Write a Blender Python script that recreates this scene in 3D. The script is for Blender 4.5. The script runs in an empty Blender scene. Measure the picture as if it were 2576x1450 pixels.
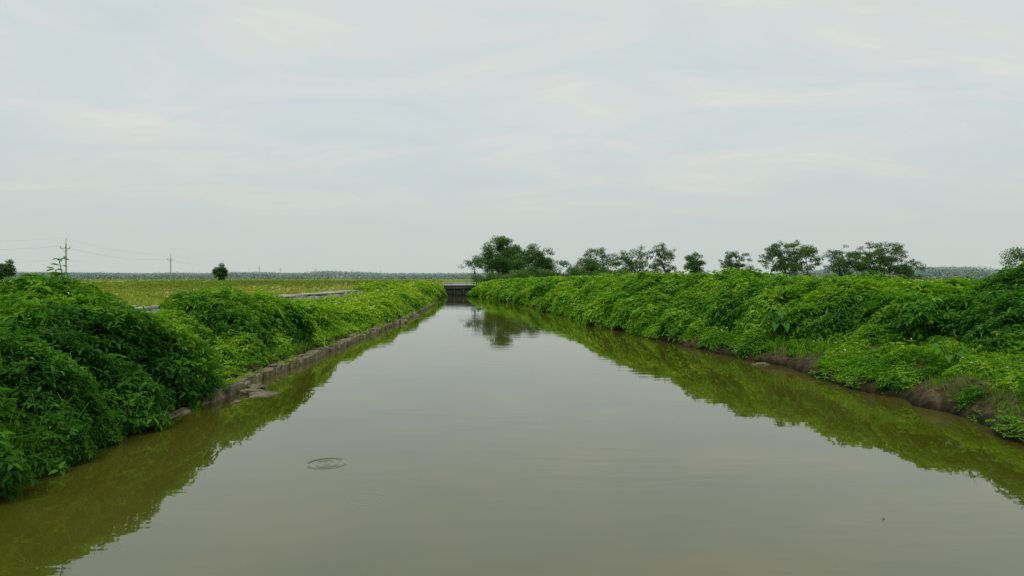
import bpy, math, numpy as np
from mathutils import Vector
rng=np.random.default_rng(7)
scene=bpy.context.scene
scene.view_settings.view_transform='Standard'
scene.view_settings.look='None'
scene.view_settings.exposure=0
COL=scene.collection

# ---------------------------------------------------------------- noise
_T=np.random.default_rng(3).random((64,64))*2-1
def vn(x,y):
    x=np.asarray(x,float);y=np.asarray(y,float)
    xi=np.floor(x).astype(int);yi=np.floor(y).astype(int)
    fx=x-xi;fy=y-yi
    fx=fx*fx*(3-2*fx);fy=fy*fy*(3-2*fy)
    a=_T[xi%64,yi%64];b=_T[(xi+1)%64,yi%64];c=_T[xi%64,(yi+1)%64];d=_T[(xi+1)%64,(yi+1)%64]
    return (a*(1-fx)+b*fx)*(1-fy)+(c*(1-fx)+d*fx)*fy
def norm(v):
    return v/np.maximum(np.linalg.norm(v,axis=-1,keepdims=True),1e-9)

# ---------------------------------------------------------------- canal plan (metres)
LY=[-40,0,7,9,13.3,22,32.7,41.7,55,70,83.5,88]
LX=[-5.2,-5.2,-5.24,-5.28,-5.33,-5.4,-5.5,-5.8,-6.4,-7.2,-7.95,-8.1]
RY=[-40,0,9.3,11.8,15,18.3,23.5,31.3,38,47,60,75,85,88]
RX=[7.2,7.1,7.0,6.97,6.8,6.45,5.5,3.95,3.2,2.2,.4,-2.6,-4.9,-5.1]
def XL(y):
    y=np.asarray(y,float)
    return np.interp(y,LY,LX)+0.07*vn(y*1.3,y*0+3.3)
def XR(y):
    y=np.asarray(y,float)
    f=np.clip((88-y)/40,0.1,1)
    return np.interp(y,RY,RX)+f*(0.26*vn(y*.55,y*0+8.1)+0.14*vn(y*1.7,y*0+5.1)+.06*vn(y*4.7,y*0+1.1))
def gz(x,y):
    x=np.asarray(x,float);y=np.asarray(y,float)
    xl=XL(y);xr=XR(y);mid=(xl+xr)/2
    dl=xl-x;dr=x-xr
    zl=np.interp(dl,[-.9,-.06,0.3,1,2.6,4,5.5],[-.9,-.35,.24,.5,.95,1.05,1.0])
    zr=np.interp(dr,[-.9,0,.08,.5,1.6,3.5,6],[-.7,-.03,.13,.34,.66,1.0,1.0])
    z=np.where(x<mid,zl,zr)
    d=np.where(x<mid,dl,dr)
    z=z+np.clip(d,0,1)*(0.10*vn(x*1.4+9,y*1.4))+np.clip(d*3,0,1)*0.045*vn(x*4.3,y*4.3)+np.clip(d*5,0,1)*.025*vn(x*9,y*9)
    z=np.where(y>87.5,1.0+0.05*vn(x*.6,y*.6),z)
    return z

# ---------------------------------------------------------------- builder
class MB:
    def __init__(s): s.v=[];s.f=[];s.t=[];s.n=0
    def add(s,v,f,mat=0,tint=0.5):
        v=np.asarray(v,np.float32).reshape(-1,3);f=np.asarray(f,np.int32)
        t=np.broadcast_to(np.asarray(tint,np.float32),(len(v),)).copy()
        s.v.append(v);s.t.append(t);s.f.append((f+s.n,mat));s.n+=len(v)
    def obj(s,name,mats,smooth=False,origin=None):
        me=bpy.data.meshes.new(name)
        v=np.concatenate(s.v)
        if origin is not None: v=v-np.asarray(origin,np.float32)
        loops=np.concatenate([f.ravel() for f,_ in s.f])
        tot=np.concatenate([np.full(len(f),f.shape[1],np.int32) for f,_ in s.f])
        mi=np.concatenate([np.full(len(f),m,np.int32) for f,m in s.f])
        st=np.concatenate([[0],np.cumsum(tot)[:-1]]).astype(np.int32)
        me.vertices.add(len(v));me.vertices.foreach_set('co',v.ravel().astype(np.float32))
        me.loops.add(len(loops));me.loops.foreach_set('vertex_index',loops.astype(np.int32))
        me.polygons.add(len(tot));me.polygons.foreach_set('loop_start',st)
        me.polygons.foreach_set('loop_total',tot)
        me.polygons.foreach_set('material_index',mi)
        if smooth: me.polygons.foreach_set('use_smooth',np.ones(len(tot),bool))
        a=me.attributes.new('tint','FLOAT','POINT');a.data.foreach_set('value',np.concatenate(s.t))
        for m in mats: me.materials.append(m)
        me.update(calc_edges=True)
        o=bpy.data.objects.new(name,me);COL.objects.link(o)
        if origin is not None:o.location=origin
        return o
def meta(o,label=None,cat=None,kind=None,group=None):
    if label:o['label']=label
    if cat:o['category']=cat
    if kind:o['kind']=kind
    if group:o['group']=group
    return o
def empty(name,loc):
    e=bpy.data.objects.new(name,None);COL.objects.link(e);e.location=loc;e.empty_display_size=.3
    return e
def par(c,p):
    c.parent=p
    c.location=Vector(c.location)-Vector(p.location)

def tube(b,pts,rad,ns=7,mat=0,tint=.5,cap=True):
    pts=np.asarray(pts,float);rad=np.broadcast_to(np.asarray(rad,float),(len(pts),))
    tan=norm(np.gradient(pts,axis=0))
    ref=np.array([0,0,1.]) if abs(tan[0][2])<.9 else np.array([1.,0,0])
    t1=norm(np.cross(tan,ref));t2=np.cross(tan,t1)
    an=np.linspace(0,2*math.pi,ns,endpoint=False)
    V=pts[:,None]+rad[:,None,None]*(np.cos(an)[None,:,None]*t1[:,None]+np.sin(an)[None,:,None]*t2[:,None])
    F=[]
    m=len(pts)
    for i in range(m-1):
        for j in range(ns):
            F.append((i*ns+j,i*ns+(j+1)%ns,(i+1)*ns+(j+1)%ns,(i+1)*ns+j))
    b.add(V.reshape(-1,3),F,mat,tint)
    if cap:
        n0=V[-1];c=pts[-1]
        b.add(np.vstack([n0,c]),[(j,(j+1)%ns,ns) for j in range(ns)],mat,tint)
def box(b,c,s,mat=0,tint=.5,jit=0,rot=0):
    x,y,z=[k/2 for k in s]
    v=np.array([(-x,-y,-z),(x,-y,-z),(x,y,-z),(-x,y,-z),(-x,-y,z),(x,-y,z),(x,y,z),(-x,y,z)],float)
    if jit: v+=rng.uniform(-jit,jit,v.shape)
    ca,sa=math.cos(rot),math.sin(rot)
    v=np.stack([v[:,0]*ca-v[:,1]*sa,v[:,0]*sa+v[:,1]*ca,v[:,2]],1)+np.array(c)
    b.add(v,[(0,3,2,1),(4,5,6,7),(0,1,5,4),(1,2,6,5),(2,3,7,6),(3,0,4,7)],mat,tint)

LU=np.array([0,.3,.68,1,.68,.3]);LV=np.array([0,.5,.36,0,-.36,-.5])
LW=np.array([0,.10,.02,-.22,.02,.10])
def leaves(b,P,A,N,L,W,mat=0,tint=.5):
    n=len(P)
    A=norm(A);Bv=norm(np.cross(N,A));N=np.cross(A,Bv)
    L=np.broadcast_to(L,(n,));W=np.broadcast_to(W,(n,))
    V=P[:,None]+A[:,None]*(LU[None,:,None]*L[:,None,None])+Bv[:,None]*(LV[None,:,None]*W[:,None,None])+N[:,None]*(LW[None,:,None]*L[:,None,None])
    base=(np.arange(n)*6)[:,None]
    F=np.concatenate([base+np.array([0,3,2,1]),base+np.array([0,5,4,3])])
    t=np.repeat(np.broadcast_to(tint,(n,)),6)
    b.add(V.reshape(-1,3),F,mat,t)
def sprigs(b,P,N,k,L,tint,mat=0,asp=.42,elo=-.25,ehi=.6):
    n=len(P)
    if n==0:return
    N=norm(N)
    ref=norm(rng.normal(size=(n,3)))
    t1=norm(np.cross(N,ref));t2=np.cross(N,t1)
    P=np.repeat(P,k,0);Nr=np.repeat(N,k,0);t1=np.repeat(t1,k,0);t2=np.repeat(t2,k,0)
    az=np.tile(np.arange(k)*2*math.pi/k,n)+rng.normal(0,.35,n*k)
    el=rng.uniform(elo,ehi,n*k)
    R=np.cos(az)[:,None]*t1+np.sin(az)[:,None]*t2
    A=R*np.cos(el)[:,None]+Nr*np.sin(el)[:,None];A[:,2]-=.04
    LN=Nr*.7+rng.normal(0,.32,(n*k,3));LN[:,2]+=.5
    L=np.repeat(np.broadcast_to(L,(n,)),k)*rng.uniform(.6,1.25,n*k)
    t=np.clip(np.repeat(np.broadcast_to(tint,(n,)),k)+rng.normal(0,.09,n*k),0,1)
    leaves(b,P+A*(L*.12)[:,None],A,LN,L,L*asp*rng.uniform(.8,1.2,n*k),mat,t)
def blades(b,P,H,W,tint,mat=0,lean=.35,dirv=None):
    n=len(P)
    az=rng.uniform(0,2*math.pi,n)
    D=np.stack([np.cos(az),np.sin(az),np.zeros(n)],1)
    if dirv is not None: D=norm(D*.5+np.array(dirv)[None])
    az2=rng.uniform(0,2*math.pi,n)
    S=np.stack([np.cos(az2),np.sin(az2),np.zeros(n)],1)
    H=np.broadcast_to(H,(n,))*rng.uniform(.6,1.2,n);W=np.broadcast_to(W,(n,))
    ln=rng.uniform(.2,1.6,n)*lean
    pts=[]
    for u,w in((0,1.),(.45,.85),(.8,.5)):
        c=P+D*(ln*u*u*H)[:,None];c=c+np.array([0,0,1.])*(H*(u-.35*ln*u*u))[:,None]
        pts+= [c-S*(W*w/2)[:,None],c+S*(W*w/2)[:,None]]
    c=P+D*(ln*H)[:,None]+np.array([0,0,1.])*(H*(1-.55*ln))[:,None];pts.append(c)
    V=np.stack(pts,1)
    base=(np.arange(n)*7)[:,None]
    q=np.concatenate([base+np.array([0,1,3,2]),base+np.array([2,3,5,4])])
    t=np.repeat(np.clip(np.broadcast_to(tint,(n,))+rng.normal(0,.12,n),0,1),7)
    off=b.n
    b.add(V.reshape(-1,3),q,mat,t)
    b.f.append((base+np.array([4,5,6])+off,mat))

# ---------------------------------------------------------------- materials
def mat(name):
    m=bpy.data.materials.new(name);m.use_nodes=True
    nt=m.node_tree;nt.nodes.clear()
    return m,nt,nt.nodes,nt.links
def ramp(nd,stops):
    r=nd.new('ShaderNodeValToRGB');e=r.color_ramp.elements
    e[0].position=stops[0][0];e[0].color=(*stops[0][1],1)
    e[1].position=stops[-1][0];e[1].color=(*stops[-1][1],1)
    for p,c in stops[1:-1]:
        k=e.new(p);k.color=(*c,1)
    return r
def leafmat(name,stops,trans=.3,rough=.45,spec=.35):
    m,nt,nd,lk=mat(name)
    a=nd.new('ShaderNodeAttribute');a.attribute_name='tint'
    r=ramp(nd,stops)
    lk.new(a.outputs['Fac'],r.inputs[0])
    p=nd.new('ShaderNodeBsdfPrincipled');p.inputs['Roughness'].default_value=rough
    p.inputs['Specular IOR Level'].default_value=spec
    lk.new(r.outputs[0],p.inputs['Base Color'])
    t=nd.new('ShaderNodeBsdfTranslucent')
    g=nd.new('ShaderNodeMix');g.data_type='RGBA';g.blend_type='MULTIPLY';g.inputs[0].default_value=1
    lk.new(r.outputs[0],g.inputs[6]);g.inputs[7].default_value=(1.8,1.7,.6,1)
    lk.new(g.outputs[2],t.inputs[0])
    mx=nd.new('ShaderNodeMixShader');mx.inputs[0].default_value=trans
    lk.new(p.outputs[0],mx.inputs[1]);lk.new(t.outputs[0],mx.inputs[2])
    o=nd.new('ShaderNodeOutputMaterial');lk.new(mx.outputs[0],o.inputs[0])
    return m
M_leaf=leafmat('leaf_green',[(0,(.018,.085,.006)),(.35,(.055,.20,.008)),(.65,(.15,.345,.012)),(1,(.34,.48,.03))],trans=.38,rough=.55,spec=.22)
M_dark=leafmat('bush_core_painted_shade',[(0,(.010,.030,.004)),(1,(.030,.080,.006))],trans=.0,rough=.9,spec=.05)  # dark inner hull; its colour stands in for shade between the leaves
M_grass=leafmat('grass_blade',[(0,(.05,.16,.012)),(.5,(.15,.32,.02)),(1,(.36,.42,.07))],trans=.35,spec=.15)
M_field=leafmat('field_grass',[(0,(.10,.20,.02)),(.5,(.23,.29,.03)),(1,(.42,.38,.08))],trans=.3)
M_tree=leafmat('tree_foliage',[(0,(.024,.066,.022)),(.5,(.062,.15,.040)),(1,(.14,.25,.06))],trans=.32,spec=.12)
M_haze_paint=leafmat('foliage_painted_haze',[(0,(.19,.265,.26)),(.5,(.225,.31,.30)),(1,(.255,.34,.325))],trans=0,rough=.9,spec=0)  # distance haze painted in as pale blue-green base colour
M_taro=leafmat('taro_leaf',[(0,(.035,.14,.012)),(1,(.075,.235,.025))],trans=.3,rough=.55,spec=.12)
def solid(name,c1,c2,scale=3,rough=.85,bump=.3,detail=6,spec=.2):
    m,nt,nd,lk=mat(name)
    tc=nd.new('ShaderNodeNewGeometry')
    n=nd.new('ShaderNodeTexNoise');n.inputs['Scale'].default_value=scale;n.inputs['Detail'].default_value=detail;n.inputs['Roughness'].default_value=.65
    lk.new(tc.outputs['Position'],n.inputs['Vector'])
    r=ramp(nd,[(.3,c1),(.7,c2)]);lk.new(n.outputs[0],r.inputs[0])
    p=nd.new('ShaderNodeBsdfPrincipled');p.inputs['Roughness'].default_value=rough
    p.inputs['Specular IOR Level'].default_value=spec
    lk.new(r.outputs[0],p.inputs['Base Color'])
    bp=nd.new('ShaderNodeBump');bp.inputs['Strength'].default_value=bump;bp.inputs['Distance'].default_value=.05
    lk.new(n.outputs[0],bp.inputs['Height']);lk.new(bp.outputs[0],p.inputs['Normal'])
    o=nd.new('ShaderNodeOutputMaterial');lk.new(p.outputs[0],o.inputs[0])
    return m
M_bark=solid('bark',(.05,.045,.035),(.13,.115,.09),4)
M_stem=solid('green_stem',(.03,.07,.015),(.06,.13,.03),6)
M_white=solid('flower_petal',(.75,.75,.62),(.85,.85,.75),3,bump=0)
M_conc=solid('weathered_concrete',(.26,.25,.21),(.52,.50,.43),2.5)
M_stone=solid('mossy_stone_edging',(.055,.055,.025),(.33,.29,.19),5.5,bump=.9)
M_slab=solid('wet_stone_slab',(.08,.07,.04),(.26,.22,.15),6,bump=.7,rough=.6)
M_cap=solid('pale_blue_grey_rail',(.30,.37,.41),(.40,.47,.51),1.5)
M_dconc=solid('dark_damp_concrete',(.045,.058,.064),(.070,.085,.092),1.5)
M_vdark=solid('dark_steel_panel',(.022,.027,.028),(.038,.044,.045),2)
M_pole=solid('grey_concrete_pole',(.22,.24,.24),(.31,.33,.33),.6,bump=0)
M_wire=solid('grey_cable',(.30,.32,.33),(.36,.38,.39),1,bump=0)
M_ins=solid('porcelain_insulator',(.27,.28,.29),(.37,.38,.39),1,bump=0)
M_dead=solid('dry_leaf',(.30,.24,.14),(.40,.33,.22),20)

def groundmat():
    m,nt,nd,lk=mat('ground_soil_and_grass')
    g=nd.new('ShaderNodeNewGeometry')
    sp=nd.new('ShaderNodeSeparateXYZ');lk.new(g.outputs['Position'],sp.inputs[0])
    n1=nd.new('ShaderNodeTexNoise');n1.inputs['Scale'].default_value=5;n1.inputs['Detail'].default_value=8;n1.inputs['Roughness'].default_value=.7
    lk.new(g.outputs['Position'],n1.inputs['Vector'])
    soil=ramp(nd,[(.3,(.020,.017,.007)),(.5,(.060,.047,.021)),(.72,(.18,.14,.075))]);lk.new(n1.outputs[0],soil.inputs[0])
    n2=nd.new('ShaderNodeTexNoise');n2.inputs['Scale'].default_value=.035;n2.inputs['Detail'].default_value=7
    lk.new(g.outputs['Position'],n2.inputs['Vector'])
    gr=ramp(nd,[(.3,(.11,.20,.03)),(.5,(.22,.28,.05)),(.7,(.33,.33,.07))]);lk.new(n2.outputs[0],gr.inputs[0])
    n3=nd.new('ShaderNodeTexNoise');n3.inputs['Scale'].default_value=2.5;n3.inputs['Detail'].default_value=5
    lk.new(g.outputs['Position'],n3.inputs['Vector'])
    mr=nd.new('ShaderNodeMapRange');mr.inputs[1].default_value=.42;mr.inputs[2].default_value=.95
    ad=nd.new('ShaderNodeMath');ad.operation='MULTIPLY_ADD';ad.inputs[1].default_value=.9;lk.new(n3.outputs[0],ad.inputs[0]);lk.new(sp.outputs[2],ad.inputs[2])
    sb=nd.new('ShaderNodeMath');sb.operation='SUBTRACT';sb.inputs[1].default_value=.45;lk.new(ad.outputs[0],sb.inputs[0])
    lk.new(sb.outputs[0],mr.inputs[0])
    mx=nd.new('ShaderNodeMix');mx.data_type='RGBA';lk.new(mr.outputs[0],mx.inputs[0]);lk.new(soil.outputs[0],mx.inputs[6]);lk.new(gr.outputs[0],mx.inputs[7])
    wet=nd.new('ShaderNodeMapRange');wet.inputs[1].default_value=.03;wet.inputs[2].default_value=.22;wet.inputs[3].default_value=.35;wet.inputs[4].default_value=1
    lk.new(sp.outputs[2],wet.inputs[0])
    mw=nd.new('ShaderNodeVectorMath');mw.operation='SCALE';lk.new(mx.outputs[2],mw.inputs[0]);lk.new(wet.outputs[0],mw.inputs['Scale'])
    p=nd.new('ShaderNodeBsdfPrincipled');p.inputs['Roughness'].default_value=.9;p.inputs['Specular IOR Level'].default_value=.15
    lk.new(mw.outputs[0],p.inputs['Base Color'])
    bp=nd.new('ShaderNodeBump');bp.inputs['Strength'].default_value=.9;bp.inputs['Distance'].default_value=.10
    lk.new(n1.outputs[0],bp.inputs['Height']);lk.new(bp.outputs[0],p.inputs['Normal'])
    o=nd.new('ShaderNodeOutputMaterial');lk.new(p.outputs[0],o.inputs[0])
    return m
M_ground=groundmat()

RINGS=[(-2.2,8.1,.27,1.0),(-1.45,6.8,.22,.16)]
def watermat():
    m,nt,nd,lk=mat('muddy_canal_water')
    g=nd.new('ShaderNodeNewGeometry')
    mp=nd.new('ShaderNodeMapping');mp.inputs['Scale'].default_value=(.5,1.9,1)
    lk.new(g.outputs['Position'],mp.inputs[0])
    n=nd.new('ShaderNodeTexNoise');n.inputs['Scale'].default_value=1.5;n.inputs['Detail'].default_value=2.5
    lk.new(mp.outputs[0],n.inputs['Vector'])
    n2=nd.new('ShaderNodeTexNoise');n2.inputs['Scale'].default_value=.18;n2.inputs['Detail'].default_value=3
    lk.new(g.outputs['Position'],n2.inputs['Vector'])
    amp=nd.new('ShaderNodeMapRange');amp.inputs[1].default_value=.42;amp.inputs[2].default_value=.72;amp.inputs[3].default_value=.12;amp.inputs[4].default_value=1.5
    lk.new(n2.outputs[0],amp.inputs[0])
    h=nd.new('ShaderNodeMath');h.operation='MULTIPLY';lk.new(n.outputs[0],h.inputs[0]);lk.new(amp.outputs[0],h.inputs[1])
    cur=nd.new('ShaderNodeMath');cur.operation='MULTIPLY';cur.inputs[1].default_value=.0048;lk.new(h.outputs[0],cur.inputs[0])
    last=cur.outputs[0]
    def mth(op,a,b=None,c=None):
        q=nd.new('ShaderNodeMath');q.operation=op
        for i,v in enumerate((a,b,c)):
            if v is None: continue
            if isinstance(v,(int,float)): q.inputs[i].default_value=v
            else: lk.new(v,q.inputs[i])
        return q.outputs[0]
    for x,y,R,k in RINGS:
        d=nd.new('ShaderNodeVectorMath');d.operation='DISTANCE';d.inputs[1].default_value=(x,y,0)
        lk.new(g.outputs['Position'],d.inputs[0]);r=d.outputs['Value']
        s=mth('SINE',mth('MULTIPLY',r,75.))
        e1=mth('MINIMUM',1.,mth('MULTIPLY',mth('MAXIMUM',mth('SUBTRACT',R,r),0.),30.))
        e2=mth('ADD',mth('MULTIPLY',mth('POWER',mth('DIVIDE',r,R),3.),1.1),.45)
        last=mth('ADD',last,mth('MULTIPLY',mth('MULTIPLY',s,mth('MULTIPLY',e1,e2)),.0030*k))
    bp=nd.new('ShaderNodeBump');bp.inputs['Strength'].default_value=1;bp.inputs['Distance'].default_value=1
    lk.new(last,bp.inputs['Height'])
    p=nd.new('ShaderNodeBsdfPrincipled')
    n3=nd.new('ShaderNodeTexNoise');n3.inputs['Scale'].default_value=.4;n3.inputs['Detail'].default_value=4
    lk.new(g.outputs['Position'],n3.inputs['Vector'])
    r=ramp(nd,[(.3,(.064,.066,.006)),(.7,(.086,.086,.014))]);lk.new(n3.outputs[0],r.inputs[0])
    lk.new(r.outputs[0],p.inputs['Base Color'])
    p.inputs['Roughness'].default_value=.02;p.inputs['IOR'].default_value=1.95
    lk.new(bp.outputs[0],p.inputs['Normal'])
    o=nd.new('ShaderNodeOutputMaterial');lk.new(p.outputs[0],o.inputs[0])
    return m
M_water=watermat()

# ---------------------------------------------------------------- ground sheet
ys=np.concatenate([np.arange(-40,0,2.),np.arange(0,8,.3),np.arange(8,26,.1),np.arange(26,45,.2),np.arange(45,86.5,.5),[87,87.45,87.55,88,90],np.geomspace(94,4000,28)])
off=np.array([0,.04,.08,.13,.19,.26,.35,.45,.55,.65,.8,.9,1,1.12,1.25,1.4,1.55,1.7,1.85,2,2.2,2.4,2.7,3.1,3.6,4.2,5,6,8,10,13,17,22,30,40,60,90,150,300,700,1600,4000])
b=MB();rows=[]
for y in ys:
    xl=float(XL(min(y,88)));xr=float(XR(min(y,88)))
    xs=np.concatenate([xl-off[::-1],[xl+.2,xl+.6,xl+.95],[xr-.95,xr-.6,xr-.25],xr+off])
    xs[:]=np.maximum.accumulate(xs)
    rows.append(np.stack([xs,np.full(len(xs),y),gz(xs,np.full(len(xs),min(y,1e5)))],1))
R=np.array(rows);nr,nc=R.shape[:2]
ii,jj=np.meshgrid(np.arange(nr-1),np.arange(nc-1),indexing='ij')
F=np.stack([ii*nc+jj,ii*nc+jj+1,(ii+1)*nc+jj+1,(ii+1)*nc+jj],-1).reshape(-1,4)
b.add(R.reshape(-1,3),F)
meta(b.obj('ground',[M_ground],smooth=True),kind='structure')
b=MB();b.add([(-9.5,-40,0),(9.5,-40,0),(9.5,87.5,0),(-9.5,87.5,0)],[(0,1,2,3)])
meta(b.obj('water',[M_water]),kind='structure')

# ---------------------------------------------------------------- bushes (domes)
D=[]
def dome(x,y,r,top,tint=.4,own=None,ry=None):
    g=float(gz(x,y))
    D.append(dict(x=x,y=y,rx=r,ry=ry or r,zc=g-.1 if top-g>.6 else g-.2,top=top,tint=tint,own=own))
L1='dense dark green leafy bush spilling over the canal bank'
L2='leafy green bush beside the stone canal edging'
dome(-7.35,10.4,1.8,2.14,.33,L1)
dome(-6.35,8.3,1.1,1.58,.28,L1)
dome(-6.3,11.7,1.15,1.52,.38,L1)
dome(-6.0,6.7,.95,1.25,.30,L1)
dome(-8.3,8.0,1.4,1.88,.28,L1)
dome(-6.9,9.4,1.2,1.85,.31,None)
dome(-5.85,10.0,.75,.95,.34,None)
dome(-5.75,8.0,.7,.8,.33,None)
dome(-5.75,11.6,.5,.65,.44,None)
dome(-5.7,9.0,.5,.6,.38,None)
dome(-7.2,5.6,1.2,1.4,.32,None)
dome(-9.6,11.5,1.5,1.88,.36,None)
dome(-8.7,13.4,1.2,1.66,.44,None)
dome(-7.3,13.3,1.1,1.42,.50,None)
dome(-6.4,13.0,.65,.95,.62,None)
dome(-6.2,14.3,.5,.8,.66,None)
dome(-7.5,15.0,.9,1.42,.48,None)
dome(-7.35,16.8,1.35,1.86,.36,L2)
dome(-6.85,18.9,1.2,1.68,.38,L2)
dome(-8.0,20.2,1.3,1.58,.46,L2)
dome(-6.95,22.2,1.1,1.42,.52,L2)
dome(-7.2,18.0,1.2,1.72,.40,None)
dome(-6.3,15.8,.6,.95,.58,None)
dome(-6.15,17.6,.5,.8,.62,None)
dome(-6.1,20.3,.5,.8,.66,None)
dome(-8.6,23.4,.9,1.55,.60,None);dome(-8.9,21.6,.9,1.6,.6,None);dome(-9.2,25.0,.8,1.62,.68,None);dome(-8.9,19.3,.8,1.6,.55,None)
dome(-9.2,41.2,.9,1.7,.7,None);dome(-9.4,43,.9,1.7,.7,None);dome(-9.5,47,.9,1.75,.7,None);dome(-9.8,50,1.0,1.75,.66,None);dome(-10.2,57,1.2,1.85,.6,None);dome(-10.7,63,1.2,1.85,.66,None);dome(-10.0,53.5,1.0,1.75,.7,None)
dome(-9.2,45,.9,1.7,.66,None)
y=23.0
while y<85:
    top=np.interp(y,[23,28,45,60,84],[1.34,1.16,1.36,1.66,1.78])
    for q in range(2 if y<50 else 1):
        d=rng.uniform(.75,3.0);r=rng.uniform(.6,1.05)*(1 if y<50 else 1.3)
        tp=top*(.70+.30*min(d/1.8,1))+rng.uniform(-.10,.05)
        dome(float(np.interp(y,LY,LX))-d-.2,y+rng.uniform(-.5,.5),r,tp,rng.uniform(.52,.88))
    y+=.95 if y<50 else 1.25
R1='large leafy green bush on the overgrown canal bank'
for x,y,r,t,ti,ow in [(10.3,13.2,1.5,2.05,.36,R1),(11.3,14.6,1.7,2.40,.33,R1),(9.9,15.6,1.6,2.08,.40,R1),(9.4,18.0,1.6,2.12,.44,R1),
    (8.6,20.6,1.6,2.2,.46,R1),(7.9,23.0,1.5,2.35,.44,R1),(7.7,25.5,1.6,2.48,.42,R1),(11.5,17.5,1.8,2.15,.44,None),(10.8,20.5,1.8,2.15,.46,None),
    (9.6,16.8,1.4,2.0,.42,None),(9.0,19.3,1.4,2.05,.44,None),(8.3,21.8,1.3,2.15,.46,None),(10.6,14.4,1.3,2.15,.38,None),
    (10.0,10.6,.9,1.25,.42,None),(11.0,11.0,1.3,1.7,.38,None),(9.3,13.3,.6,1.0,.5,None),(9.5,11.6,.6,.95,.5,None),(12.5,12.6,1.5,2.15,.38,None),(9.9,12.2,.9,1.4,.42,None),
    (8.8,15.6,.9,1.2,.52,None),(8.6,17.3,.8,1.2,.50,None),(7.9,19.9,.9,1.3,.52,None)]:
    dome(x,y,r,t,ti,ow)
y=9.0
while y<21:
    s=float(np.interp(y,RY,RX))
    if not(17.3<y<18.7) and not(12.1<y<13.0):
        dome(s+rng.uniform(.45,2.3),y+rng.uniform(-.3,.3),rng.uniform(.25,.55),0,rng.uniform(.40,.7))
        D[-1]['top']=D[-1]['zc']+rng.uniform(.24,.42)
    y+=.4
y=18.5
while y<86:
    s=float(np.interp(y,RY,RX))
    for q in range(4 if y<45 else 3):
        d=rng.uniform(.6,5.0);r=rng.uniform(.7,1.2)*(1 if y<45 else 1.3)
        top=np.interp(y,[16,25,40,60,85],[2.0,2.32,2.3,2.2,1.95])
        tp=.5+(top-.5)*min((d+.15)/2.8,1)**.7+rng.uniform(-.12,.05)
        dome(s+d,y+rng.uniform(-.5,.5),r,tp,rng.uniform(.40,.66))
    dome(s+rng.uniform(.2,.5),y+rng.uniform(-.3,.3),rng.uniform(.3,.55),rng.uniform(.45,.8),rng.uniform(.44,.72))
    y+=.95 if y<45 else 1.25
DX=np.array([[d['x'],d['y'],d['zc'],d['rx'],d['ry'],d['top']-d['zc']] for d in D])

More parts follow.
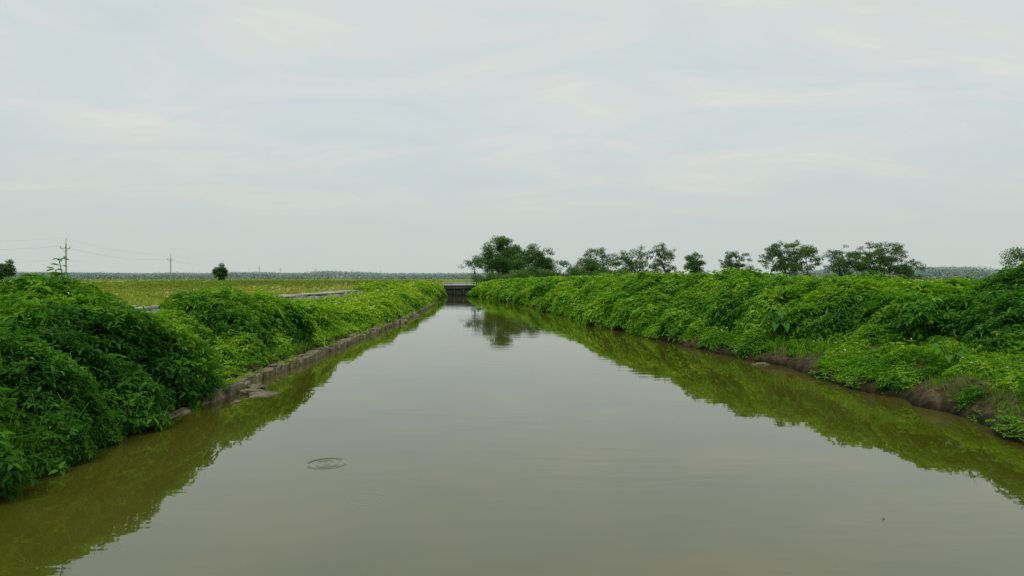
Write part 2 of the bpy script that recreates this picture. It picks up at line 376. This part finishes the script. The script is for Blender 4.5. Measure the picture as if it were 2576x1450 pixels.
import bmesh
bm=bmesh.new();bmesh.ops.create_icosphere(bm,subdivisions=3,radius=1)
IV=np.array([v.co[:] for v in bm.verts]);IF=np.array([[v.index for v in f.verts] for f in bm.faces]);bm.free()
def lump(dirs,seed):
    return .92+.14*vn(dirs[:,0]*2.1+seed,dirs[:,1]*2.1+dirs[:,2]*1.7+seed*1.7)+.12*vn(dirs[:,0]*5+seed*3,dirs[:,2]*5+dirs[:,1]*4)
vegL=MB();vegR=MB();flL=MB();flR=MB()
def leafsize(dist): return .098*np.maximum(1,dist/12)**.55
for i,d in enumerate(D):
    own=MB() if d['own'] else None
    tgt=own or (vegL if d['x']<-3 and d['x']<float(np.interp(d['y'],LY,LX)) else vegR)
    fl=flL if tgt is vegL or (own and d['x']<0) else flR
    c=DX[i,:3];r=DX[i,3:6];dist=d['y']
    seed=i*.731
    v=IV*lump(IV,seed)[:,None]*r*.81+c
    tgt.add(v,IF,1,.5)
    L=float(leafsize(dist))*(.85 if r[0]<.6 else 1)*(1,.8,1.15)[i%3]
    area=2*math.pi*r[0]*(r[0]*.5+r[2]*.75)
    k=6
    n=int(area*4.2/(k*.55*L*L*.42))
    u=rng.normal(size=(n,3));u[:,2]=np.abs(u[:,2])*1.0-.15;u=norm(u)
    lp=lump(u,seed)
    P=c+u*lp[:,None]*r*rng.uniform(.83,1.08,n)[:,None]
    N=norm(u/r)
    near=[j for j in range(len(D)) if j!=i and (DX[j,0]-c[0])**2+(DX[j,1]-c[1])**2<(DX[j,3]+r[0])**2]
    keep=P[:,2]>np.maximum(gz(P[:,0],P[:,1])-.02,.04)
    for j in near:
        q=(P-DX[j,:3])/DX[j,3:6]
        keep&=(np.einsum('ij,ij->i',q,q)>.55)
    P=P[keep];N=N[keep]
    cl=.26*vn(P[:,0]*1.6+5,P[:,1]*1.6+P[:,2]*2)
    toplight_tint=.16*(N[:,2]-.5)  # upward-facing leaves tinted brighter: sky light painted into leaf colour
    sprigs(tgt,P,N*.6+np.array([0,0,.5]),k,L*rng.uniform(.5,1.35,len(P)),np.clip(d['tint']+cl+toplight_tint+rng.normal(0,.10,len(P)),0,1),0)
    nb=int(len(P)*.09)
    if nb:
        s_=rng.integers(0,len(P),nb)
        blades(tgt,P[s_]-[0,0,.1],.34,.011*max(1,dist/12)**.7,.25 if d['tint']<.45 else .5,2,.6)
    ns=int(5+r[0]*9)
    for s in range(ns):
        a=rng.uniform(0,2*math.pi);e=rng.uniform(0,.85)
        p=c+np.array([math.cos(a)*e*r[0],math.sin(a)*e*r[1],math.sqrt(1-e*e)*r[2]*.96])
        if p[2]<.3: continue
        h=rng.uniform(.03,.20)
        m=3
        pts=np.array([p+np.array([rng.normal(0,.03),rng.normal(0,.03),h*q/(m-1)]) for q in range(m)])
        sprigs(tgt,pts,np.tile([0,0,1.],(m,1)),5,L*.7,min(1,d['tint']+.16),0)
        if rng.random()<(.2 if d['tint']>.5 else .12):
            fp=pts[-1:]+[0,0,.04]
            sprigs(fl,fp,np.array([[0,-.3,1.]]),5,.017*max(1,dist/11)**.65,.5,0,asp=.7)
    if own:
        o=own.obj('bush',[M_leaf,M_dark,M_grass],origin=(d['x'],d['y'],float(gz(d['x'],d['y']))))
        meta(o,d['own'],'bush',group='bushes on the canal banks')

for x,y,z0,z1 in [(-6.98,10.5,1.8,2.5),(-7.1,10.6,1.8,2.33),(-7.9,10.0,1.7,2.22),(-5.9,10.9,1.3,1.75)]:
    tt=np.linspace(0,1,7)
    pts=np.stack([x+.06*np.sin(tt*3),y+0*tt,z0+(z1-z0)*tt],1)
    tube(vegL,pts,.008,4,0,.4)
    sprigs(vegL,pts[2:],np.tile([0,0,1.],(5,1)),4,.11,.45,0,elo=-.2,ehi=.5)

def cover(tgt,side,n,y0,y1,d0,d1,tint,bare=0,hj=.10,LL=.08):
    yy=y0+(y1-y0)*rng.random(n)**1.35
    dd=rng.uniform(d0,d1,n)
    xx=XL(yy)-dd if side<0 else XR(yy)+dd
    m=vn(xx*1.1+4,yy*1.1)+.5*vn(xx*3,yy*3)
    k=m>(-.2+bare*np.clip(1.0-dd*.9,-.5,.9)-.8*(bare==0))
    xx=xx[k];yy=yy[k];zz=gz(xx,yy)
    P=np.stack([xx,yy,np.maximum(zz,.03)+rng.uniform(0,hj,len(xx))],1)
    L=LL*np.maximum(1,yy/12)**.65
    sprigs(tgt,P,np.tile([0,0,1.],(len(P),1))+rng.normal(0,.25,(len(P),3)),5,L,np.clip(tint+.24*vn(xx*.8,yy*.8+30),0,1),0,elo=-.1,ehi=.9)
cover(vegL,-1,12000,5,26,.32,4.3,.62)
cover(vegL,-1,10000,22,86,.30,4.5,.74)
cover(vegL,-1,1100,9,60,-.02,.38,.62,bare=.5,hj=.22)
cover(vegR,1,26000,8.5,22,.10,6,.54,bare=.5,hj=.16,LL=.064)
cover(vegR,1,4000,8.5,60,-.06,.5,.52,bare=.28,hj=.16,LL=.066)
cover(vegR,1,14000,18,86,.04,6,.57)
def tufts(tgt,side,n,y0,y1,d0,d1,H,W,tint,mi,clump=7,lean=.4,thr=-.25):
    yy=y0+(y1-y0)*rng.random(n)**1.4;dd=rng.uniform(d0,d1,n)
    xx=XL(yy)-dd if side<0 else XR(yy)+dd
    k=vn(xx*.7+14,yy*.7+3)>thr
    xx=np.repeat(xx[k],clump)+rng.normal(0,.07,k.sum()*clump);yy=np.repeat(yy[k],clump)+rng.normal(0,.07,k.sum()*clump)
    P=np.stack([xx,yy,np.maximum(gz(xx,yy),0)-.02],1)
    blades(tgt,P,H,W*np.maximum(1,yy/12)**.7,np.clip(tint+.15*vn(xx,yy),0,1),mi,lean)
tufts(vegL,-1,1300,12,34,.28,1.8,.32,.012,.45,2)
tufts(vegL,-1,1800,24,80,.3,4,.55,.014,.62,2)
tufts(vegL,-1,600,40,75,3.4,4.6,.65,.016,.6,2,thr=-.1)
tufts(vegL,-1,350,18,28,3.4,4.2,.5,.016,.6,2,thr=-.2)
tufts(vegR,1,3000,8.6,22,.3,3.4,.13,.010,.25,2,thr=-.4)
tufts(vegR,1,600,16,45,.15,2.2,.42,.013,.4,2)
P=[];
for q in range(90):
    yy=rng.uniform(6.2,9.4);xx=float(XL(yy))-rng.uniform(-.02,.9);P.append((xx,yy,float(max(gz(xx,yy),0))+rng.uniform(0,.5)))
blades(vegL,np.array(P),.62,.015,.28,2,1.0,dirv=(.8,-.4,0))
meta(vegL.obj('bank_vegetation',[M_leaf,M_dark,M_grass]),'lush low leafy weeds and grass covering the canal bank above the stone edging','undergrowth','stuff')
meta(vegR.obj('bank_vegetation',[M_leaf,M_dark,M_grass]),'lush green creepers and weeds covering the earth canal bank','undergrowth','stuff')
n=260
yy=rng.uniform(14,70,n);xx=XL(yy)-rng.uniform(1.5,12,n)
zz=gz(xx,yy)+rng.uniform(.35,.6,n)
sprigs(flL,np.stack([xx,yy,zz],1),np.tile([0,-.4,1.],(n,1)),5,.018*np.maximum(1,yy/11)**.65,.5,0,asp=.7)
meta(flL.obj('wild_flowers',[M_white]),'scattered small white wildflowers above the bank weeds','flowers','stuff')
meta(flR.obj('wild_flowers',[M_white]),'scattered small white wildflowers on the leafy bank','flowers','stuff')

# field grass
fg=MB()
n=65000
yy=12+110*rng.random(n)**1.3;xx=-10.4-rng.random(n)**1.2*(yy*.8)
P=np.stack([xx,yy,gz(xx,yy)-.02],1)
pt=vn(xx*.12,yy*.12+9)+.5*vn(xx*.5,yy*.5)
blades(fg,P,(.44+.30*pt),.022*np.maximum(1,yy/14)**.8,np.clip(.52+.28*pt,0,1),0,.4)
n=14000
yy=14+80*rng.random(n)**1.2;xx=XR(np.minimum(yy,86))+6+rng.random(n)*(yy*.5)
P=np.stack([xx,yy,gz(xx,yy)-.02],1)
blades(fg,P,.5,.022*np.maximum(1,yy/14)**.8,.6,0,.4)
n=13000
yy=rng.uniform(12,105,n);xx=-10.5-rng.random(n)*34
k=vn(xx*.4,yy*.2)+.4*vn(xx*2,yy*1.2)>.10;xx=xx[k];yy=yy[k]
sprigs(fg,np.stack([xx,yy,gz(xx,yy)+rng.uniform(.1,.85,len(xx))],1),np.tile([0,0,1.],(len(xx),1)),6,.09*np.maximum(1,yy/14)**.6,.18,0)
n=9000
yy=rng.uniform(100,420,n);xx=-10-rng.random(n)*yy*.85
k=vn(xx*.06,yy*.03)>-.1;xx=xx[k];yy=yy[k]
blades(fg,np.stack([xx,yy,np.full(len(xx),.95)],1),.75,.16*yy/150,np.clip(.4+.3*vn(xx*.05,yy*.02),0,1),0,.5)
meta(fg.obj('field_grass',[M_field]),'yellow-green tall grass covering the flat open field','grass','stuff')

# ---------------------------------------------------------------- stone edging, slabs, concrete ditch
b=MB();y=11.8
yy=np.arange(10.0,60,.25)
xx=XL(yy)-.14+.03*vn(yy*3,yy*0)
tube(b,np.stack([xx,yy,np.where(yy<12,-.1,-.02)],1),.15+.03*vn(yy*4,yy*0+2),8)
while y<60:
    l=rng.uniform(.18,.55)
    if rng.random()>.10:
        x=float(XL(y+l/2))-.11+rng.normal(0,.025)
        hh=.19+rng.uniform(0,.07)
        box(b,(x,y+l/2,hh/2-.07),(.30+rng.uniform(-.06,.04),l-.01,hh),0,.5,.03,rng.normal(0,.10))
        if rng.random()<.3: box(b,(x-.05+rng.normal(0,.03),y+l/2,hh-.05),(.18,l*rng.uniform(.4,.9),.05),0,.5,.02,rng.normal(0,.25))
    y+=l
o=b.obj('stone_edging',[M_stone]);meta(o,'low weathered mossy stone edging wall along the water','retaining wall')
mod=o.modifiers.new('bevel','BEVEL');mod.width=.012;mod.segments=2
def slab(x,y,w,d,h,z,rot,tilt,lab,lays=3):
    b=MB()
    m=7;an=np.linspace(0,2*math.pi,m,endpoint=False)+rng.normal(0,.22,m)
    rr=1+rng.uniform(-.35,.2,m)
    px=np.cos(an)*rr*w/2;py=np.sin(an)*rr*d/2
    for lay in range(lays):
        s=1-.14*lay;zz=h*lay/lays
        ox,oy=rng.normal(0,.04,2)
        v=[(px[i]*s+ox,py[i]*s+oy,zz) for i in range(m)]+[(px[i]*s*.96+ox,py[i]*s*.96+oy,zz+h/lays*.9+rng.normal(0,.006)) for i in range(m)]
        v.append((ox,oy,zz+h/lays))
        b.add(v,[(i,(i+1)%m,m+(i+1)%m,m+i) for i in range(m)])
        b.f.append((np.array([(m+i,m+(i+1)%m,2*m) for i in range(m)],np.int32)+b.n-len(v),0))
    o=b.obj('stone_slab',[M_slab]);o.location=(x,y,z);o.rotation_euler=(tilt,tilt*.6,rot)
    meta(o,lab,'stone',group='broken slabs lying at the water edge')
slab(-4.72,12.9,.8,.7,.06,-.03,.2,.05,'broken flat stone slab lying half in the canal water')
slab(-4.98,13.1,.42,.4,.05,.02,1.2,.12,'thin broken stone piece resting on a flat slab')
slab(-4.85,12.1,.22,.2,.06,-.03,1.,.08,'small broken stone poking out of the canal water')
slab(-5.15,13.6,.4,.5,.10,-.02,.7,-.1,'broken flat stone resting against the canal edging')
slab(-5.25,33.5,.5,.6,.18,-.02,.5,.25,'tilted stone slab fallen from the canal edging')
slab(-5.5,39,.5,.8,.18,-.02,.9,.2,'tilted stone slab fallen from the canal edging')
slab(6.45,17.4,.6,.3,.06,-.02,.3,.03,'flat stone slab lying at the muddy water edge')
b=MB()
def ditchx(y): return np.interp(y,[14,40,80],[0,.1,-1.9])
def wallstrip(b,x0,th,z0,z1,ya,yb,st=1.6):
    y=ya
    while y<yb:
        l=min(st,yb-y)
        box(b,(x0+ditchx(y),y+l/2,(z0+z1)/2+rng.normal(0,.012)),(th,l+.004,z1-z0),0,.5,.008)
        y+=l
wallstrip(b,-9.0,.22,.7,1.40,13,78);wallstrip(b,-9.75,.20,.7,1.39,13,78)
for yy in np.arange(14,78,3.2):
    box(b,(-9.4+ditchx(yy),yy,1.34),(.5,.2,.1))
box(b,(-9.35,45,.9),(.4,60,.1))
for ya,yb in((15,17.6),(26.8,29.6),(31.0,39.5)):
    y=ya
    while y<yb:
        l=rng.uniform(1.0,1.9);l=min(l,yb-y)
        box(b,(-9.38+ditchx(y)+rng.normal(0,.04),y+l/2,1.44+rng.uniform(0,.03)),(1.05,l-.03,.06),0,.5,.012,rng.normal(0,.02))
        y+=l
meta(b.obj('concrete_ditch',[M_conc]),'pale concrete irrigation ditch running beside the grassy field','irrigation ditch')

# ---------------------------------------------------------------- sluice gate
e=empty('sluice_gate',(-6.5,85.2,0));meta(e,'dark concrete sluice bridge with pale rail closing the canal','sluice gate')
b=MB();box(b,(-6.5,85.2,1.02),(3.9,1.6,.44))
par(b.obj('deck',[M_dconc],origin=(-6.5,85.2,1.1)),e)
b=MB();box(b,(-6.5,84.37,1.34),(4.0,.14,.20));box(b,(-6.5,84.40,1.68),(4.0,.07,.08))
for x in np.linspace(-8.45,-4.55,8): box(b,(x,84.40,1.54),(.06,.06,.20))
par(b.obj('rail',[M_cap],origin=(-6.5,84.7,1.4)),e)
for x in(-8.2,-7.1,-5.95,-4.85):
    b=MB();box(b,(x,85.0,.2),(.16,1.2,1.24))
    par(b.obj('pier',[M_vdark],origin=(x,85.1,-.4)),e)
for x in(-7.65,-6.53,-5.40):
    b=MB();box(b,(x,84.55,.2),(.92,.08,1.2))
    for z in(-.1,.2,.5): box(b,(x,84.49,z),(.86,.05,.06))
    par(b.obj('gate_panel',[M_vdark],origin=(x,85.3,-.4)),e)

# ---------------------------------------------------------------- taro plants
def taro(x,y,H,n,sd,LL=.40):
    r2=np.random.default_rng(sd);z0=float(gz(x,y))
    e=empty('taro_plant',(x,y,z0));meta(e,'taro plant with big heart-shaped leaves on the bank','plant',group='taro plants on the bank')
    st=MB()
    for i in range(n):
        a=i*2.4+r2.uniform(-.3,.3);h=H*r2.uniform(.45,1);rad=H*r2.uniform(.2,.55)
        tip=np.array([x+math.cos(a)*rad,y+math.sin(a)*rad,z0+h])
        t=np.linspace(0,1,6)[:,None]
        pts=np.array([x,y,z0-.05])*(1-t)+tip*t+np.array([0,0,1.])*(.18*H*np.sin(t*math.pi))
        tube(st,pts,np.linspace(.016,.007,6),5)
        L=LL*r2.uniform(.65,1.15);W=L*.62
        ax=norm(np.array([math.cos(a),math.sin(a)-.2,-.45+r2.uniform(-.4,.3)]))
        bx=norm(np.cross([0,0,1.],ax)+r2.normal(0,.2,3));bx=norm(bx-ax*np.dot(bx,ax));nx=np.cross(ax,bx)
        out=[(0,0),(-.22,.22),(-.30,.40),(-.15,.5),(.15,.46),(.45,.3),(.75,.12),(1,0),(.75,-.12),(.45,-.3),(.15,-.46),(-.15,-.5),(-.30,-.40),(-.22,-.22)]
        v=[tip+ax*(.12*L)]
        for u,w in out: v.append(tip+ax*u*L*.8+bx*w*W+nx*(.22*abs(w)*W-.25*max(u,0)**2*L))
        m=len(out)
        lb=MB();lb.add(v,[(0,1+j,1+(j+1)%m) for j in range(m)],0,r2.uniform(0,1))
        par(lb.obj('leaf',[M_taro],smooth=True,origin=tip),e)
    par(st.obj('stem',[M_stem],smooth=True,origin=(x,y,z0)),e)
taro(7.15,18.2,.95,15,1,.46);taro(8.05,12.5,.58,10,2,.29);taro(6.5,24.2,.8,6,3)

b=MB();leaves(b,np.array([[0,0,0.]]),np.array([[1,.2,0.02]]),np.array([[0,-.2,1.]]),.04,.022)
leaves(b,np.array([[.02,0,.004]]),np.array([[-.7,.5,0.1]]),np.array([[0,-.2,1.]]),.025,.014)
o=b.obj('fallen_leaf',[M_dead]);o.location=(3.38,6.24,.009);meta(o,'dry brown leaf floating on the canal','leaf')

# ---------------------------------------------------------------- trees
def tree(x,y,H,cw,ch,lab,seed,style='open',trunks=1,name='tree',mt=None):
    r2=np.random.default_rng(seed);z0=1.0
    e=empty(name,(x,y,z0))
    meta(e,lab,'tree' if name=='tree' else 'shrub',group='scattered trees beyond the canal' if name=='tree' else 'shrubs under the trees')
    tb=MB();cb=MB()
    dense=style=='dense'
    zc=z0+H-ch/2
    N_=int(np.clip(cw*ch*(2.2 if dense else 1.9),16,170))
    u=norm(r2.normal(size=(N_,3)))
    rad=r2.random(N_)**(1/2.6)
    reach=1+.22*vn(np.arctan2(u[:,2],u[:,0])*1.9+seed,u[:,1]*1.5+seed)
    C=np.stack([u[:,0]*rad*reach*cw*.47,u[:,1]*rad*cw*.40,u[:,2]*rad*reach*ch*.47],1)+np.array([x,y,zc])
    C[:,2]=np.minimum(C[:,2],z0+H-.2)
    nb=max(4,N_//7)
    B=C[r2.choice(N_,nb,replace=False)]*[1,1,1]
    B=B+(np.array([x,y,zc-ch*.15])-B)*.3
    fx=[(x+(i-(trunks-1)/2)*cw*.18,y+r2.normal(0,.3)) for i in range(trunks)]
    forks=[]
    for bx,by in fx:
        fh=max(.5,(H-ch)+ch*.15)
        top=np.array([bx+r2.normal(0,.3),by,z0+fh+.3])
        t=np.linspace(0,1,6)[:,None]
        pts=np.array([bx,by,z0-.2])*(1-t)+top*t+np.array([.12,0,0])*np.sin(t*5+seed)
        tube(tb,pts,np.linspace(.024,.015,6)*H**.8,7);forks.append(pts[-1])
    for p in B:
        f=min(forks,key=lambda q:np.linalg.norm(q-p))
        t=np.linspace(0,1,6)[:,None]
        pts=f*(1-t)+p*t+np.array([0,0,1])*np.sin(t*math.pi)*.10*np.linalg.norm(p-f)
        tube(tb,pts,np.linspace(.085,.03,6)*(H/7),5)
    for p in C:
        f=B[np.argmin(np.linalg.norm(B-p,axis=1))]
        tube(tb,np.array([f,(f+p)/2+[0,0,.08],p]),np.array([.03,.022,.012])*(H/7),4)
    for p in C:
        rr=(.38+cw*.022)*r2.uniform(.55,1.35)*(1.25 if dense else 1)
        n=int((95 if dense else 76)*max(.35,(rr/.6)**2))
        u=norm(r2.normal(size=(n,3)))*(r2.random((n,1))**.5)
        P=p+u*np.array([rr*1.15,rr*1.15,rr*(.85 if dense else .7)])
        A=norm(u*np.array([1,1,.4])+r2.normal(0,.6,(n,3)))
        N=norm(u+np.array([0,0,.7])+r2.normal(0,.5,(n,3)))
        L=(.22 if not dense else .25)*r2.uniform(.6,1.3,n)*max(.7,min(1.3,y/125))
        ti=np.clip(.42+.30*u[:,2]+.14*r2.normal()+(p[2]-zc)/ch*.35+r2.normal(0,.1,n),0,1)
        leaves(cb,P,A,N,L,L*.55,0,ti)
    par(tb.obj('trunk',[M_bark],smooth=True,origin=(x,y,z0)),e)
    par(cb.obj('crown',[mt or M_tree],origin=(x,y,z0)),e)
OA='open spreading tree with thin branches beyond the bank'
tree(-5.3,95,4.8,4.2,3.0,'small sparse tree with thin leaning trunk by the sluice',11,'open')
tree(-1.6,115,8.0,9.2,7.1,'tall broad dark green tree in a roadside clump',12,'dense',2)
tree(4.4,118,6.8,6.4,6.4,'leafy dark green tree beside a taller one',13,'dense',1)
tree(.8,110,4.9,3.8,4.5,'dense dark round tree at the foot of a taller one',14,'dense')
tree(7.5,105,4.6,3.4,4.1,'small upright leafy tree beside a clump',15,'open')
tree(15.7,125,6.7,8.2,5.4,OA,16,'open',2)
tree(13.1,115,4.3,6.8,3.9,'low dense bright green tree mass',17,'dense')
tree(23.2,130,7.2,7.6,6.2,OA,18,'open',2)
tree(28.9,130,8.1,5.6,6.9,'tall narrow open-crowned tree beyond the bank',19,'open',1)
tree(40.2,150,7.0,3.9,5.8,'small dense round-topped tree standing alone',20,'dense')
tree(45.7,140,7.5,6.6,6.7,'round leafy tree standing alone beyond the bank',21,'open',2)
tree(52.9,130,8.8,12.0,7.8,'broad airy tree with several thin trunks',22,'open',4)
tree(62.0,128,7.4,8.2,6.6,'rounded open tree next to a broader one',23,'open',2)
tree(70.2,130,8.5,11.4,7.8,'broad spreading dark tree beyond the bank',24,'open',3)
tree(75.8,130,4.8,6.2,4.4,'low drooping tree beside a broad one',25,'open',1)
tree(53.4,70,4.9,6.8,4.1,'spreading dark tree rising over the bank bushes',26,'dense',1)
tree(-85.5,200,5.5,4.2,5.2,'dense oval green tree alone in the field',27,'dense')
tree(-134,180,5.8,5.5,5.2,'dense green tree at the field edge',28,'dense')
SH='low dark green shrub at the foot of the trees'
for i,(x,y,H,w) in enumerate([(-3.4,100,2.2,5.0),(1.5,100,2.4,4.6),(5.2,98,2.6,4.4),(9.5,102,2.6,4.8),(17,108,2.8,5.6),(-1.0,96,1.9,3.4),(12.5,98,2.1,4.4),(33,120,2.2,5),(22,112,2.4,5.6),(3.2,104,3.2,4.5)]):
    tree(x,y,H,w,H*.95,SH,40+i,'dense',1,'shrub')

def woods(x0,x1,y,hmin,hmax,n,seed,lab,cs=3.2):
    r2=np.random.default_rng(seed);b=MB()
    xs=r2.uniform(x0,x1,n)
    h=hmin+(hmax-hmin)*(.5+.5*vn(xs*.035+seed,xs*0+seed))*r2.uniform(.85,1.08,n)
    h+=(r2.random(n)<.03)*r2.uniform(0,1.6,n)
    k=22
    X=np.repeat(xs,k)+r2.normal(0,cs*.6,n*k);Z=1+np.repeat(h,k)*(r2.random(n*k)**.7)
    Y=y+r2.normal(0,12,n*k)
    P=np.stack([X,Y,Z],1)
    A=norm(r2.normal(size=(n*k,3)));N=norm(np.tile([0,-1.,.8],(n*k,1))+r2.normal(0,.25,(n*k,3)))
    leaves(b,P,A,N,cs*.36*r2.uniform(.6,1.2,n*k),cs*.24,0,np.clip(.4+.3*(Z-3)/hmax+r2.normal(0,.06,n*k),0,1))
    meta(b.obj('distant_woodland',[M_haze_paint]),lab,'woodland','stuff')
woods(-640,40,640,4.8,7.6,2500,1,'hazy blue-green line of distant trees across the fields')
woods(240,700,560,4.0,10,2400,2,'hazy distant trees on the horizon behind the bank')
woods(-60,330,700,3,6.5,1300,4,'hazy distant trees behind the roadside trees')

# ---------------------------------------------------------------- power line
poles=[(-98,150,10.0),(-123,246,10.0),(-150,354,10.2),(-171,462,10.2),(-200,590,10.5),(-168,585,10.5),(-150,640,10),(-135,700,10)]
for i,(x,y,H) in enumerate(poles):
    e=empty('utility_pole',(x,y,1));meta(e,'grey concrete utility pole with crossarm and insulators in field','utility pole',group='utility poles across the field')
    b=MB();tube(b,[(x,y,.8),(x,y,1+H*.5),(x,y,1+H-1.2)],[.20,.16,.12],10)
    tube(b,[(x,y,1+H-1.2),(x,y,1+H)],[.06,.045],6)
    par(b.obj('mast',[M_pole],smooth=True,origin=(x,y,1)),e)
    z=1+H-2.3
    b=MB();box(b,(x,y-.2,z),(2.2,.10,.10))
    for s in(-1,1):
        tube(b,[(x,y-.2,z-.8),(x+s*.8,y-.2,z)],[.035,.035],5)
    par(b.obj('crossarm',[M_pole],origin=(x,y,z)),e)
    for s in(-1.05,.0,1.05):
        b=MB();xx=x+s
        tube(b,[(xx,y-.3,z+.06),(xx,y-.3,z+.16),(xx,y-.3,z+.2),(xx,y-.3,z+.3),(xx,y-.3,z+.34),(xx,y-.3,z+.46)],[.04,.11,.06,.11,.05,.07],8)
        par(b.obj('insulator',[M_ins],smooth=True,origin=(xx,y-.3,z)),e)
    if i==0:
        b=MB();box(b,(x,y-.35,z-1.9),(.45,.35,.45));par(b.obj('switch_box',[M_pole],origin=(x,y-.3,z-1.9)),e)
def wire(p,q,sag,r):
    b=MB();t=np.linspace(0,1,25)[:,None]
    pts=np.array(p)*(1-t)+np.array(q)*t-np.array([0,0,1.])*sag*4*t*(1-t)
    tube(b,pts,r,4,cap=False)
    o=b.obj('overhead_wire',[M_wire],smooth=True);meta(o,'thin sagging overhead power cable strung between utility poles','cable',group='overhead power cables')
seq=[(-128,92,7.6)]+poles[:4]
for a,c in zip(seq[:-1],seq[1:]):
    for s,dz in((-1.05,-1.85),(0,-.05),(.2,-4.6)):
        wire((a[0]+s,a[1]-.3,1+a[2]+dz),(c[0]+s,c[1]-.3,1+c[2]+dz),1.3,.015 if dz==-1.85 else .008)

# ---------------------------------------------------------------- world, sun
w=bpy.data.worlds.new('World');scene.world=w;w.use_nodes=True
nt=w.node_tree;nd=nt.nodes;lk=nt.links;nd.clear()
el,az=math.radians(52),math.radians(200)
sky=nd.new('ShaderNodeTexSky');sky.sky_type='NISHITA';sky.sun_disc=False
sky.sun_elevation=el;sky.sun_rotation=az;sky.dust_density=4;sky.air_density=1.2
bg1=nd.new('ShaderNodeBackground');bg1.inputs[1].default_value=.08;lk.new(sky.outputs[0],bg1.inputs[0])
tc=nd.new('ShaderNodeTexCoord');sp=nd.new('ShaderNodeSeparateXYZ');lk.new(tc.outputs['Generated'],sp.inputs[0])
def mth(op,a,b=None):
    q=nd.new('ShaderNodeMath');q.operation=op
    for i,v in enumerate((a,b)):
        if v is None: continue
        if isinstance(v,(int,float)): q.inputs[i].default_value=v
        else: lk.new(v,q.inputs[i])
    return q.outputs[0]
za=mth('ADD',mth('MAXIMUM',sp.outputs[2],0.),.14)
cb=nd.new('ShaderNodeCombineXYZ');lk.new(mth('DIVIDE',sp.outputs[0],za),cb.inputs[0]);lk.new(mth('DIVIDE',sp.outputs[1],za),cb.inputs[1])
mp=nd.new('ShaderNodeMapping');mp.inputs['Rotation'].default_value=(0,0,.2);mp.inputs['Scale'].default_value=(.8,1.3,1);mp.inputs['Location'].default_value=(2.3,1.1,0)
lk.new(cb.outputs[0],mp.inputs[0])
n1=nd.new('ShaderNodeTexNoise');n1.inputs['Scale'].default_value=1.4;n1.inputs['Detail'].default_value=9;n1.inputs['Roughness'].default_value=.58;n1.inputs['Distortion'].default_value=.8
lk.new(mp.outputs[0],n1.inputs['Vector'])
r1=ramp(nd,[(.30,(.61,.68,.71)),(.47,(.65,.71,.71)),(.58,(.70,.73,.71)),(.66,(.77,.765,.725)),(.78,(.83,.80,.74))]);lk.new(n1.outputs[0],r1.inputs[0])
hz=nd.new('ShaderNodeMapRange');hz.inputs[1].default_value=0;hz.inputs[2].default_value=.24;hz.inputs[3].default_value=1;hz.inputs[4].default_value=0;hz.interpolation_type='SMOOTHSTEP'
lk.new(sp.outputs[2],hz.inputs[0])
mx=nd.new('ShaderNodeMix');mx.data_type='RGBA';lk.new(hz.outputs[0],mx.inputs[0]);lk.new(r1.outputs[0],mx.inputs[6]);mx.inputs[7].default_value=(.575,.635,.605,1)
bg2=nd.new('ShaderNodeBackground');bg2.inputs[1].default_value=1.0;lk.new(mx.outputs[2],bg2.inputs[0])
ms=nd.new('ShaderNodeMixShader');ms.inputs[0].default_value=.96;lk.new(bg1.outputs[0],ms.inputs[1]);lk.new(bg2.outputs[0],ms.inputs[2])
ow=nd.new('ShaderNodeOutputWorld');lk.new(ms.outputs[0],ow.inputs[0])
sd=bpy.data.lights.new('sun','SUN');sd.energy=1.5;sd.angle=math.radians(14);sd.color=(1,.96,.84)
so=bpy.data.objects.new('sun',sd);COL.objects.link(so)
dirv=Vector((math.sin(az)*math.cos(el),math.cos(az)*math.cos(el),math.sin(el)))
so.rotation_euler=dirv.to_track_quat('Z','Y').to_euler();so.location=(0,-20,40)

# ---------------------------------------------------------------- camera
cd=bpy.data.cameras.new('camera');cd.lens=24;cd.sensor_width=36;cd.clip_end=9000;cd.clip_start=.1;cd.shift_y=-.0098
co=bpy.data.objects.new('camera',cd);COL.objects.link(co);co.location=(0,0,2.2);co.rotation_euler=(math.radians(90),0,0)
scene.camera=co
